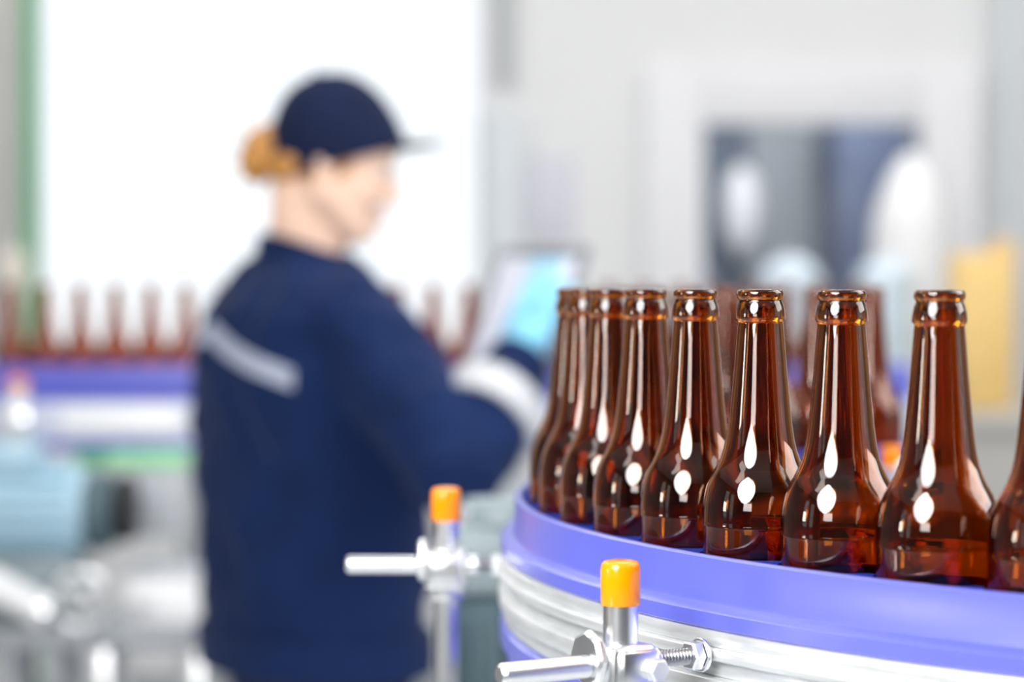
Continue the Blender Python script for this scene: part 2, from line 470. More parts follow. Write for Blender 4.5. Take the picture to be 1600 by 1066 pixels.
# amber bottles: one glass body with a hollow inside
def bottle_mesh():
    H = .232
    outer = [(0, .0035), (.012, .003), (.022, .0012), (.0275, 0), (.0300, .0008), (.0318, .004), (.0324, .010), (.0324, .060), (.0324, .0965),
             (.0328, .0978), (.0329, .0985), (.0328, .0992), (.0327, .101), (.0327, .105), (.0324, .1095), (.0316, .1150), (.0302, .1205), (.0280, .1258), (.0255, .1300), (.0230, .1350),
             (.0210, .1405), (.0196, .1465), (.0187, .1525), (.0180, .158), (.0166, .172), (.0153, .186), (.0140, .202), (.0131, .2125), (.01295, .2138),
             (.0135, .2143), (.01425, .2150), (.01435, .2165), (.0141, .2195), (.0134, .2228), (.0126, .2250), (.0122, .2258), (.0124, .2264), (.0131, .2272),
             (.0134, .2285), (.0134, .2298), (.0130, .2310), (.0122, .2318), (.0112, H), (.0101, .2316), (.0095, .2306)]
    inner = [(.0093, .2290), (.0092, .222), (.0095, .212), (.0104, .202), (.0119, .186), (.0132, .172), (.0146, .158), (.0154, .1525), (.0163, .1465), (.0177, .1405), (.0198, .135),
             (.0224, .130), (.0250, .1258), (.0272, .1205), (.0286, .115), (.0294, .1095), (.0296, .105), (.0296, .090), (.0295, .040), (.0294, .014), (.0275, .009), (.022, .0068), (.010, .0085), (0, .009)]
    me = bpy.data.meshes.new('beer_bottle')
    bm = NB()
    lathe(bm, outer + inner, None, 64)
    bmesh.ops.recalc_face_normals(bm, faces=bm.faces[:])
    bm.to_mesh(me); bm.free()
    me.materials.append(M['amber'])
    me.shade_smooth()
    return me
ME_B = bottle_mesh()
def place_bottle(p, label, group, rz):
    o = bpy.data.objects.new('beer_bottle', ME_B)
    COL.objects.link(o)
    o.location = p
    o.rotation_euler = (0, 0, rz)
    tag(o, label, 'bottle', group)
    return o
words = ['first', 'second', 'third', 'fourth', 'fifth', 'sixth', 'seventh', 'eighth', 'ninth', 'tenth', 'eleventh', 'twelfth', 'thirteenth', 'fourteenth']
near_labels = [
    'amber bottle cut off by the right edge of the picture in the sharp row',
    'big amber bottle left of the yellow box, second from right in the sharp row',
    'amber bottle below the inner window, third from right in the sharp row',
    'sharp amber bottle just right of the orange streak\'s left neighbour, fourth from right in the near row',
    'sharp amber bottle fifth from right, behind the near orange capped post',
    'amber bottle right above the near orange capped post, sixth from right',
    'amber bottle seventh from right in the curved row, slightly soft',
    'softly blurred amber bottle eighth from right in the curved row',
    'blurred amber bottle ninth from right, at the left turn beside the tablet',
]
near_labels[3] = 'sharp amber bottle standing fourth from right in the near row'
for k in range(-1, 18):
    t = 41.55 - 5.65*k
    if t < -55: break
    i = k+1
    if i < len(near_labels):
        lb, g = near_labels[i], 'amber bottles in the near part of the bend'
    else:
        j = i-len(near_labels)
        lb = 'blurred amber bottle on the bend\'s far side, %s after the left turn' % words[j]
        g = 'amber bottles on the far side of the bend'
    place_bottle(ringp(t, .7095, ZB), lb, g, random.uniform(0, 6))

# ------------------------------------------------------------------ rail posts with orange caps
def rail_post(name, base, outd, label, zt=1.18, zr=1.124, rod_out=.077, rod_in=.056, group='orange capped rail posts', down=0.0, zf=0.0):
    x, y = base
    t = thing(name, label, 'post', (x, y, 0), group)
    ox, oy = outd
    sx, sy = -oy, ox                       # sideways
    rp = .0095
    obj('pole', rod(NB(), (x, y, zf+.008), (x, y, zt-.006), rp, 32), 'steel', t)
    obj('foot', lathe(NB(), [(0, 0), (.04, 0), (.04, .006), (.014, .010), (.012, .03), (0, .03)], Matrix.Translation((x, y, zf)), 32), 'steel', t)
    obj('cap', lathe(NB(), [(.0099, zt-.0232), (.0103, zt-.0236), (.0107, zt-.0228), (.0108, zt-.010), (.0107, zt-.004), (.0101, zt-.0012), (.0088, zt), (.0055, zt+.0006), (.0, zt+.0003)],
                     Matrix.Translation((x, y, 0)), 40), 'orange', t)
    # the cross clamp: a block round the pole and a block round the rod
    mtx = Matrix(((ox, sx, 0, x), (oy, sy, 0, y), (0, 0, 1, zr), (0, 0, 0, 1)))
    bm = NB()
    box(bm, -.015, .015, -.015, .015, -.016, .012, .004, mtx, 3)
    box(bm, -.012, .012, .010, .021, -.010, .010, .003, mtx, 2)
    cl = obj('clamp', bm, 'steel', t)
    obj('clamp_collar', lathe(NB(), [(.0098, -.024), (.0125, -.024), (.0135, -.022), (.0135, -.014), (.0098, -.014)], Matrix.Translation((x, y, zr)), 32, True), 'steel', t)
    def L(u, v, w): return mtx @ Vector((u, v, w))
    obj('clamp_jaw', prism(NB(), L(.0145, -.004, .004), L(.0205, -.004, .004), .0155, 8, .002), 'steel', t)
    obj('clamp_screw', prism(NB(), L(-.006, .021, 0), L(-.006, .029, 0), .0065, 6), 'steel', t)
    obj('clamp_screw', prism(NB(), L(.006, -.015, -.004), L(.006, -.022, -.004), .0065, 6), 'steel', t)
    obj('cross_rod', rod(NB(), L(.0205, 0, .001), L(rod_out, 0, .001), .0062, 28, .0018), 'steel', t)
    # threaded end towards the conveyor
    bm = NB()
    prof = [(0, 0)]
    n = int((rod_in-.014)/.0021)
    for i in range(n):
        z = i*.0021
        prof += [(.0034, z), (.0048, z+.00105)]
    prof += [(.0034, n*.0021), (0, n*.0021)]
    lathe(bm, prof, axis_matrix(L(-.0135, 0, .001), L(-1, 0, 0)-L(0, 0, 0)), 20)
    obj('threaded_end', bm, 'thread', t)
    obj('sleeve', rod(NB(), L(-.014, 0, .001), L(-.024, 0, .001), .0072, 24), 'steel', t)
    obj('nut', prism(NB(), L(-rod_in+.011, 0, .001), L(-rod_in+.004, 0, .001), .0085, 6), 'steel', t)
    obj('washer', rod(NB(), L(-rod_in+.0035, 0, .001), L(-rod_in+.0015, 0, .001), .0095, 24, .0004), 'steel', t)
    return t
def outdir(x, y, sgn=1):
    d = Vector((x-CX, y-CY)).normalized()*sgn
    return d.x, d.y
rail_post('rail_post', (.0584, 1.297), outdir(.0584, 1.297), 'near steel post with sharp orange cap and cross clamp below the blue rail')
rail_post('rail_post', (-.0479, 1.758), outdir(-.0479, 1.758), 'blurred steel post with orange cap in front of the navy jacket', zr=1.123, rod_out=.073, rod_in=.044)
xi, yi = .3465, 2.2
rail_post('rail_post', (xi, yi), outdir(xi, yi, -1), 'blurred orange capped post inside the bend, glimpsed between two bottles', rod_out=.05, rod_in=.028, zr=1.15, zf=1.10)

# ------------------------------------------------------------------ gear motor beside the bend
gm = thing('gear_motor', 'grey teal gear motor on a pedestal between the blurred post and the blue bend', 'motor', (-.03, 2.42, 0))
mx, my = -.016, 2.42
obj('pedestal', box(NB(), mx-.06, mx+.06, my-.06, my+.06, 0, .72, .006), 'midgrey', gm)
hs = obj('motor_body', rod(NB(), (mx, my, .72), (mx, my, 1.02), .046, 40, .006), 'teal', gm)
for i in range(20):
    a = 2*PI*i/20
    m_ = Matrix.Translation((mx, my, 0)) @ Matrix.Rotation(a, 4, 'Z')
    obj('cooling_fin', box(NB(), .042, .055, -.0025, .0025, .75, .99, .0008, m_), 'teal', gm)
obj('gear_housing', box(NB(), mx-.052, mx+.075, my-.06, my+.06, 1.02, 1.09, .018, None, 3), 'tealmid', gm)
obj('housing_lid', lathe(NB(), [(0, 0), (.05, 0), (.05, .012), (.042, .022), (0, .026)], Matrix.Translation((mx+.01, my, 1.09)), 32), 'tealmid', gm)
obj('breather_plug', prism(NB(), (mx-.035, my-.03, 1.09), (mx-.035, my-.03, 1.107), .012, 6), 'steel', gm)
obj('terminal_box', box(NB(), mx-.045, mx+.035, my-.115, my-.06, .80, .90, .008), 'teal', gm)

# ------------------------------------------------------------------ the worker
A = R(30)
FW = (math.cos(A), math.sin(A)); RT = (math.sin(A), -math.cos(A))
PX, PY = -.285, 3.49
per = thing('person', 'woman in navy work jacket and navy cap with ginger bun, turned away, touching a tablet', 'person', (PX, PY, 0))
def pl(f, r, z): return Vector((PX + FW[0]*f + RT[0]*r, PY + FW[1]*f + RT[1]*r, z))
# head frame: nearly a profile to the right, tipped a little down
HB = R(6)
hrot = Matrix.Rotation(HB, 3, 'Z') @ Matrix.Rotation(R(11), 3, 'Y')
HC = Vector(px(520, 238, 3.47))
def hd(f, l, z): return HC + hrot @ Vector((f, l, z))
S_R = pl(.0, .155, 1.262); E_R = Vector((-.072, 3.20, 1.090)); W_R = Vector((.016, 3.345, 1.228))
S_L = pl(.0, -.155, 1.262); E_L = Vector((-.235, 3.76, 1.085)); W_L = Vector((-.03, 3.60, 1.160))
hips = [pl(-.0, s*.088, .84) for s in (1, -1)]
knees = [pl(.02, s*.095, .45) for s in (1, -1)]
ankles = [pl(-.01, s*.10, .09) for s in (1, -1)]

# hands: palm and five fingers, bent
def hand_prims(bm, wrist, along, normal, thumb, grow=0.0, curl=(0.25, 0.35, 0.3), spread=1.0):
    """along: wrist to knuckles; normal: out of the palm; thumb: side the thumb leaves from"""
    a = Vector(along).normalized(); n = Vector(normal); n = (n - a*n.dot(a)).normalized()
    s = Vector(thumb); s = (s - a*s.dot(a) - n*s.dot(n)).normalized()
    w = Vector(wrist)
    cone_prim(bm, w, w + a*.03, .024+grow, .026+grow)
    if grow > 0: cone_prim(bm, w - a*.035, w, .030, .026)
    for k in range(5):       # palm slab
        off = (k-2)*.0155
        cone_prim(bm, w + a*.022 + s*off*.75, w + a*.082 + s*off, .0125+grow, .0115+grow)
    lens = [(.041, .025, .020), (.046, .029, .021), (.042, .027, .020), (.032, .020, .018)]
    for k, ls in enumerate(lens):
        off = (1.5-k)*.0195
        p = w + a*(.085 - (.006 if k == 3 else 0)) + s*off
        ang = 0.0
        fan = (1.5-k)*.06*spread
        r0 = .0092+grow
        for q, L in enumerate(ls):
            ang += curl[q] + .05*k
            d = (a*math.cos(ang) + n*math.sin(ang) + s*fan).normalized()
            p2 = p + d*L
            cone_prim(bm, p, p2, r0, r0*.92, 12)
            p = p2; r0 *= .92
    p = w + a*.026 + s*.024 + n*.004
    for q, (L, d) in enumerate(((.040, a*.62 + s*.72 + n*.28), (.032, a*.85 + s*.35 + n*.38), (.025, a*.93 + s*.05 + n*.38))):
        p2 = p + d.normalized()*L
        cone_prim(bm, p, p2, .0125-.0012*q+grow, .0112-.0012*q+grow, 12)
        p = p2
    return bm
# tablet pose
TC = px(812, 500, 3.46)
tw = Vector((.128, -.12, .0)).normalized()
tu = Vector((.055, .066, .183)); tu = (tu - tw*tu.dot(tw)).normalized()
tn = tw.cross(tu).normalized()             # out of the screen, to the worker
if tn.y > 0: tn = -tn
HR_AL = (px(838, 470, 3.40) - W_R)
HR = dict(wrist=W_R, along=HR_AL, normal=-tn, thumb=(-.6, .3, .5), curl=(.25, .32, .28))
HL = dict(wrist=W_L, along=TC - tu*.03 - tn*.012 - W_L, normal=tn, thumb=(-.5, .2, .6), curl=(.05, .1, .1))
bm = NB()
# cranium, face, jaw, neck
ell_prim(bm, hd(.004, 0, .026), (.084, .071, .084), hrot)
ell_prim(bm, hd(.030, 0, -.040), (.056, .060, .078), hrot)
ell_prim(bm, hd(.022, 0, -.078), (.056, .050, .042), hrot)
ell_prim(bm, hd(.064, 0, -.103), (.020, .024, .018), hrot)
ell_prim(bm, hd(.060, 0, .012), (.032, .058, .040), hrot)
cone_prim(bm, hd(.082, 0, -.008), hd(.100, 0, -.050), .009, .0105, 12)
for s in (1, -1):
    cone_prim(bm, hd(.092, s*.009, -.052), hd(.084, s*.011, -.054), .0075, .0075, 12)
    cone_prim(bm, hd(.076, s*.012, .012), hd(.066, s*.046, .010), .012, .010, 12)
    ell_prim(bm, hd(.056, s*.038, -.045), (.024, .018, .022), hrot)
    cone_prim(bm, hd(-.004, s*.058, -.060), hd(.052, s*.020, -.106), .022, .020)
    ell_prim(bm, hd(-.008, s*.073, -.022), (.018, .008, .030), hrot @ Matrix.Rotation(R(-14), 3, 'Y'))
    ell_prim(bm, hd(-.012, s*.072, -.046), (.008, .007, .010), hrot)
ell_prim(bm, hd(.078, 0, -.074), (.013, .022, .008), hrot)
ell_prim(bm, hd(.076, 0, -.084), (.013, .020, .008), hrot)
nb = pl(-.012, 0, 1.33)
cone_prim(bm, nb, hd(-.022, 0, -.065), .060, .054)
loft_prim(bm, [(PX, PY, .80, .105, .165), (PX, PY, .95, .100, .150), (PX, PY, 1.10, .105, .155), (PX, PY, 1.25, .105, .165), (PX, PY, 1.32, .075, .12), (PX, PY, 1.36, .05, .06)], FW, RT)
for sh, el, wr in ((S_R, E_R, W_R), (S_L, E_L, W_L)):
    cone_prim(bm, sh, el, .046, .038); cone_prim(bm, el, wr, .038, .026)
hand_prims(bm, grow=-.0012, **HR); hand_prims(bm, grow=-.0012, **HL)
for h, k, a_ in zip(hips, knees, ankles):
    cone_prim(bm, h, k, .080, .052); cone_prim(bm, k, a_, .052, .034)
    cone_prim(bm, a_, a_ + Vector((FW[0]*.10, FW[1]*.10, -.055)), .032, .026)
obj_me('body', fuse(bm, .0042, 5), 'skin', per)
for s in (1, -1):
    e = obj('eye', ell_prim(NB(), hd(.0705, s*.031, -.012), (.0125, .0125, .0115), hrot), 'eye', per)
    obj('iris', ell_prim(NB(), hd(.0815, s*.0325, -.013), (.003, .0055, .0055), hrot), 'iris', e)
    obj('eyelid', ell_prim(NB(), hd(.0695, s*.031, -.0065), (.0142, .0145, .0085), hrot), 'skin', e)
    obj('eyebrow', cone_prim(NB(), hd(.0880, s*.014, .010), hd(.074, s*.050, .013), .0035, .0025, 10), 'hair', per)
bm = NB()
ell_prim(bm, hd(.0835, 0, -.0765), (.0095, .021, .0045), hrot); ell_prim(bm, hd(.0815, 0, -.084), (.0095, .018, .005), hrot)
obj('lips', bm, 'lips', per)

# jacket
bm = NB()
loft_prim(bm, [(PX-.005, PY, .77, .140, .200), (PX-.004, PY, .90, .152, .205), (PX-.002, PY, 1.02, .158, .200), (PX-.005, PY, 1.14, .160, .200),
               (PX-.012, PY, 1.22, .155, .198), (PX-.014, PY, 1.285, .132, .185), (PX-.016, PY, 1.335, .098, .140), (PX-.016, PY, 1.372, .066, .080)], FW, RT, pw=2.2)
cone_prim(bm, pl(-.012, .125, 1.275), S_R + Vector((.0, 0, -.01)), .075, .078)
cone_prim(bm, pl(-.012, -.125, 1.275), S_L, .075, .078)
cone_prim(bm, S_R + Vector((0, 0, -.010)), E_R, .078, .070)
fd = (W_R - E_R)
cone_prim(bm, E_R, E_R + fd*.55, .070, .062); cone_prim(bm, E_R + fd*.55, W_R - fd*.20, .062, .044)
cone_prim(bm, S_L, E_L, .078, .068); cone_prim(bm, E_L, W_L - (W_L-E_L)*.22, .066, .044)
jme = fuse(bm, .008, 9, [((0, 0, .785), (0, 0, -1))], .024, .075)
bv = bmesh.new(); bv.from_mesh(jme); tree = BVHTree.FromBMesh(bv); bv.free()
jac = obj_me('jacket', jme, 'jacket', per, angle=60)
def hug(path_fn, n, half, th, name, m, parent):
    """ribbon lying on the jacket: path_fn(i) -> (start, direction) of a ray towards the cloth"""
    bm = NB(); rows = []
    for i in range(n+1):
        u = i/n
        row = []
        for w in (-half, 0, half):
            o_, d_ = path_fn(u, w)
            hit = tree.ray_cast(o_, d_)
            if hit[0] is None: break
            p, no = hit[0], -Vector(d_).normalized()
            row += [bm.verts.new(p + no*th), bm.verts.new(p - no*.002)]
        if len(row) == 6: rows.append(row)
    for a, b in zip(rows[:-1], rows[1:]):
        bm.faces.new((a[0], a[2], b[2], b[0])); bm.faces.new((a[2], a[4], b[4], b[2]))
        bm.faces.new((a[1], b[1], b[3], a[3])); bm.faces.new((a[3], b[3], b[5], a[5]))
        bm.faces.new((a[0], b[0], b[1], a[1])); bm.faces.new((a[4], a[5], b[5], b[4]))
    for r_ in (rows[0], rows[-1]): bm.faces.new((r_[0], r_[1], r_[3], r_[5], r_[4], r_[2]))
    return obj(name, bm, m, parent)
def back_path(u, w):
    ph = R(-62 + 118*u)                 # angle about the back, to her right
    d = Vector((-FW[0]*math.cos(ph) + RT[0]*math.sin(ph), -FW[1]*math.cos(ph) + RT[1]*math.sin(ph), 0))
    z = 1.262 - .00105*abs(math.degrees(ph)+6) + w
    return Vector((PX, PY, z)) + d*.6, -d
hug(back_path, 48, .0135, .003, 'reflective_band', 'band', jac)
def ring_band(c, d, r0, r1, ln, name, m, parent):
    d = Vector(d).normalized()
    lathe_b = lathe(NB(), [(r0-.006, -ln/2), (r0, -ln/2+.002), (r1, ln/2-.002), (r1-.006, ln/2)], axis_matrix(c, d), 40, True)
    return obj(name, lathe_b, m, parent)
ring_band(E_R + fd*.47, fd, .0745, .0705, .055, 'sleeve_band', 'cuffband', jac)
ring_band(W_R - fd*.13, fd, .0475, .0450, .035, 'cuff', 'jacket', jac)
fl = W_L - E_L
ring_band(E_L + fl*.50, fl, .0700, .0655, .055, 'sleeve_band', 'cuffband', jac)
bm = NB()
loft_prim(bm, [(PX+.0, PY, .775, .152, .210), (PX, PY, .778, .156, .214), (PX-.002, PY, .83, .158, .214), (PX-.002, PY, .836, .150, .206)], FW, RT, pw=2.2)
obj('waistband', bm, 'jacket', jac)
# collar: a soft standing band, open at the front
bm = NB(); rows = []
cbase = pl(-.010, 0, 1.345)
for i in range(41):
    a = R(-158 + 316*i/40) + PI + A
    c, s = math.cos(a), math.sin(a)
    back = -(c*FW[0] + s*FW[1])         # 1 at the nape
    zt = 1.372 + .028*back
    rr = [(.088, 1.325), (.080, 1.352), (.073, zt), (.068, zt-.001), (.073, 1.345), (.078, 1.325)]
    rows.append([bm.verts.new((cbase.x + c*r_, cbase.y + s*r_*1.05, z)) for r_, z in rr])
for a_, b_ in zip(rows[:-1], rows[1:]):
    for i in range(6):
        j = (i+1) % 6
        bm.faces.new((a_[i], a_[j], b_[j], b_[i]))
bm.faces.new(rows[0]); bm.faces.new(rows[-1][::-1])
obj('collar', bm, 'jacket', jac)
# piped seam round the right armhole
def seam_path(u, w):
    z = 1.33 - .24*u + 0*w
    ph = R(46 - 16*math.sin(u*PI) + 0*u)
    d = Vector((-FW[0]*math.cos(ph) + RT[0]*math.sin(ph), -FW[1]*math.cos(ph) + RT[1]*math.sin(ph), 0))
    return Vector((PX, PY, z)) + d*.6 + Vector((w, w, 0)), -d
hug(seam_path, 30, .003, .002, 'armhole_seam', 'seam', jac)

# trousers and shoes
bm = NB()
loft_prim(bm, [(PX, PY, .76, .125, .185), (PX, PY, .85, .122, .178), (PX, PY, .93, .115, .165)], FW, RT)
for h, k, a_ in zip(hips, knees, ankles):
    cone_prim(bm, h + Vector((0, 0, -.04)), k, .095, .072); cone_prim(bm, k, a_ + Vector((0, 0, .01)), .072, .058)
obj_me('trousers', fuse(bm, .009, 8, [((0, 0, .06), (0, 0, -1))], .008, .1), 'trousers', per)
for a_ in ankles:
    bm = NB()
    fv = Vector((FW[0], FW[1], 0))
    b0 = Vector((a_.x, a_.y, .048))
    cone_prim(bm, b0 - fv*.03, b0 + fv*.09, .040, .038); cone_prim(bm, b0 + fv*.09, b0 + fv*.15 + Vector((0, 0, -.006)), .040, .034)
    cone_prim(bm, b0 - fv*.02, b0 + Vector((0, 0, .05)) - fv*.01, .040, .040)
    obj_me('shoe', fuse(bm, .006, 4, [((0, 0, .002), (0, 0, -1))]), 'shoe', per)
# gloves
obj_me('glove', fuse(hand_prims(NB(), grow=.0010, **HR), .0024, 4), 'glove', per)
obj_me('glove', fuse(hand_prims(NB(), grow=.0010, **HL), .0024, 4), 'glove', per)

# hair: a loose bun at the back and hair drawn up under the cap
bm = NB()
bc = px(412, 244, 3.47)
for i in range(26):
    u, v = random.uniform(0, 2*PI), random.uniform(-1, 1)
    q = math.sqrt(1-v*v)
    d = Vector((q*math.cos(u)*.026, q*math.sin(u)*.030, v*.034))
    t_ = Vector((-math.sin(u), math.cos(u), random.uniform(-.6, .6))).normalized()*.018
    cone_prim(bm, bc + d - t_, bc + d + t_, .009, .008, 10)
ell_prim(bm, bc, (.028, .032, .036))
obj_me('hair_bun', fuse(bm, .0032, 2), 'hair', per)
bm = NB()
ell_prim(bm, hd(-.008, 0, .006), (.080, .0740, .072), hrot)
ell_prim(bm, hd(-.055, 0, -.030), (.030, .050, .036), hrot)
cone_prim(bm, hd(-.062, 0, -.012), bc, .026, .020)
for s in (1, -1):
    cone_prim(bm, hd(.004, s*.064, .0), hd(-.058, s*.042, -.034), .013, .020)
    cone_prim(bm, hd(-.058, s*.042, -.034), hd(-.07, 0, -.034), .020, .024)
no = hrot @ Vector((.94, 0, -.1))
obj_me('hair', fuse(bm, .0036, 3, [(hd(.030, 0, 0), no)]), 'hair', per)
for i in range(7):
    s = random.choice((-1, 1))*random.uniform(.2, 1)
    p0 = hd(-.07, s*.03, -.045)
    p1 = p0 + Vector((random.uniform(-.02, .0), random.uniform(-.01, .01), random.uniform(-.03, -.015)))
    obj('loose_strand', cone_prim(NB(), p0, p1, .0012, .0006, 6), 'hair', per)

# cap
crot = Matrix.Rotation(HB, 3, 'Z') @ Matrix.Rotation(R(-15), 3, 'Y')
CC = px(519, 206, 3.47)
def cp(f, l, z): return CC + crot @ Vector((f, l, z))
capt = obj('cap', NB(), 'cap', per)
bm = NB()
nu, nv = 40, 12
rows = []
for j in range(nv+1):
    e = j/nv*PI/2
    row = []
    for i in range(nu):
        a = 2*PI*i/nu
        rx = .100 if math.cos(a) > 0 else .098
        row.append(bm.verts.new(cp(rx*math.cos(a)*math.cos(e)**.85, .084*math.sin(a)*math.cos(e)**.85, -.048 + .132*math.sin(e))))
    rows.append(row)
for a_, b_ in zip(rows[:-1], rows[1:]):
    for i in range(nu):
        k = (i+1) % nu
        bm.faces.new((a_[i], a_[k], b_[k], b_[i]))
bmesh.ops.remove_doubles(bm, verts=bm.verts[:], dist=.0004)
ret = bmesh.ops.solidify(bm, geom=bm.faces[:], thickness=.003)
me = bpy.data.meshes.new('crown'); bmesh.ops.recalc_face_normals(bm, faces=bm.faces[:]); bm.to_mesh(me); bm.free()
bpy.data.objects.remove(capt)
capt = obj_me('cap', me, 'cap', per, angle=60)
bm = NB(); rows = []
for j in range(9):
    u = j/8
    row = []
    for i in range(21):
        a = R(-58 + 116*i/20)
        r0f, r0l = .097*math.cos(a), .083*math.sin(a)
        ext = .068*u*math.cos(a*1.35) if abs(a*1.35) < PI/2 else 0
        zz = -.040 - .25*ext - .30*ext*math.sin(a)**2
        row.append(bm.verts.new(cp(r0f + ext, r0l*(1+.04*u), zz)))
    rows.append(row)
for a_, b_ in zip(rows[:-1], rows[1:]):
    for i in range(20): bm.faces.new((a_[i], a_[i+1], b_[i+1], b_[i]))
bmesh.ops.solidify(bm, geom=bm.faces[:], thickness=.003)
br = obj('brim', bm, 'cap', capt)
obj('button', ell_prim(NB(), cp(0, 0, .085), (.007, .007, .004)), 'cap', capt)
for s in (-1, 1):
    obj('eyelet', ell_prim(NB(), cp(.055, s*.062, .036), (.004, .004, .004)), 'cap', capt)
# ------------------------------------------------------------------ tablet
tab = thing('tablet', 'pale tablet with a light screen in the blue gloved hand of the woman', 'tablet', TC)
tab.rotation_mode = 'QUATERNION'
tm = Matrix((( tw.x, tu.x, tn.x), (tw.y, tu.y, tn.y), (tw.z, tu.z, tn.z)))
if tm.determinant() < 0: tm = Matrix(((-tw.x, tu.x, tn.x), (-tw.y, tu.y, tn.y), (-tw.z, tu.z, tn.z)))
tab.rotation_quaternion = tm.to_quaternion()
def tpart(name, bm, m, **k):
    o = obj(name, bm, m, None, **k); o.parent = tab; return o
tpart('case', box(NB(), -.088, .088, -.118, .118, -.009, 0, .004), 'tabbody')
tpart('bezel', box(NB(), -.0845, .0845, -.1145, .1145, -.002, .0006, .001), 'tabface')
tpart('screen', box(NB(), -.074, .074, -.098, .098, .0004, .0011), 'screen', smooth=False)
tpart('home_button', lathe(NB(), [(0, .0005), (.006, .0005), (.006, .0012), (0, .0012)], Matrix.Translation((0, -.106, 0)), 20), 'midgrey')

# ------------------------------------------------------------------ the far conveyor at the left
YB = 4.5
fc = thing('straight_conveyor', 'far blurred straight conveyor with blue rail, left behind the woman', 'conveyor', (-1.0, YB, 0))
FX0, FX1 = -1.9, 0.74
obj('guide_rail', box(NB(), FX0, FX1, YB-.043, YB-.037, ZB+.025, ZB+.083, .002), 'blue', fc)
obj('guide_rail', box(NB(), FX0, FX1, YB+.037, YB+.043, ZB+.025, ZB+.083, .002), 'blue', fc)
obj('upper_rail_flange', box(NB(), FX0, FX1, YB-.055, YB-.037, ZB+.018, ZB+.028, .002), 'blue', fc)
obj('chain_bed', box(NB(), FX0, FX1, YB-.04, YB+.04, ZB-.03, ZB, .002), 'dark', fc)
obj('side_profile', box(NB(), FX0, FX1, YB-.050, YB-.040, ZB-.055, ZB+.018, .003), 'panel', fc)
obj('side_profile', box(NB(), FX0, FX1, YB+.040, YB+.050, ZB-.055, ZB+.018, .003), 'panel', fc)
xa, xb = px(105, 0, YB).x, px(288, 0, YB).x
obj('white_cover', box(NB(), xa, xb, YB-.060, YB-.050, ZB-.045, ZB+.008, .004), 'whiteplastic', fc)
obj('lower_rail', box(NB(), FX0, FX1, YB-.054, YB-.040, ZB-.072, ZB-.057, .002), 'blue', fc)
obj('green_rail', box(NB(), px(125, 0, YB).x, px(175, 0, YB).x, YB-.056, YB-.040, ZB-.105, ZB-.0725, .003), 'green', fc)
obj('light_green_rail', box(NB(), px(175, 0, YB).x, px(300, 0, YB).x, YB-.056, YB-.040, ZB-.105, ZB-.0725, .003), 'greenlight', fc)
obj('drive_cover', box(NB(), px(215, 0, YB).x, px(300, 0, YB).x, YB-.055, YB+.06, .86, ZB-.106, .008), 'greybox', fc)
for lx in (-1.75, -1.15, -.6, .08, .66):
    for ly in (-.035, .035):
        obj('leg', rod(NB(), (lx, YB+ly, .012), (lx, YB+ly, ZB-.03), .016), 'steel', fc)
        obj('foot', lathe(NB(), [(0, 0), (.035, 0), (.035, .008), (.014, .014), (0, .014)], Matrix.Translation((lx, YB+ly, 0)), 20), 'black', fc)
WORDS = words + ['fifteenth', 'sixteenth', 'seventeenth', 'eighteenth', 'nineteenth', 'twentieth', 'twenty-first', 'twenty-second', 'twenty-third', 'twenty-fourth', 'twenty-fifth', 'twenty-sixth', 'twenty-seventh', 'twenty-eighth']
x_ = px(15, 0, YB).x
i = 0
while x_ < .70:
    xp = 800 + x_/YB*F
    if xp < 310: lb = 'blurred amber bottle on the far conveyor, %s from the left edge' % words[i]
    elif xp < 620: lb = 'amber bottle hidden behind the woman on the far conveyor, %s in line' % words[i]
    elif xp < 900: lb = 'blurred amber bottle right of the woman on the far conveyor, %s in line' % WORDS[i]
    else: lb = 'blurred amber bottle behind the sharp row on the far straight conveyor, %s in line' % WORDS[i]
    place_bottle((x_, YB, ZB), lb, 'amber bottles on the far conveyor', random.uniform(0, 6))
    x_ += .0657; i += 1
# white post with a reddish cap before the far conveyor
p = px(27, 590, 4.40)
wp = thing('rail_post', 'pale post with orange red cap before the far conveyor at the left edge', 'post', (p.x, p.y, 0), 'orange capped rail posts')
obj('pole', rod(NB(), (p.x, p.y, .01), (p.x, p.y, p.z-.004), .017), 'whiteplastic', wp)
obj('foot', lathe(NB(), [(0, 0), (.04, 0), (.04, .008), (.02, .014), (0, .014)], Matrix.Translation((p.x, p.y, 0)), 24), 'steel', wp)
obj('cap', rod(NB(), (p.x, p.y, p.z-.022), (p.x, p.y, p.z), .0185, 28, .004), 'orange', wp)
obj('clamp', box(NB(), p.x-.026, p.x+.026, p.y-.024, p.y+.024, p.z-.10, p.z-.06, .005), 'steel', wp)
obj('cross_rod', rod(NB(), (p.x, p.y+.024, p.z-.08), (p.x, YB-.052, p.z-.08), .008), 'steel', wp)

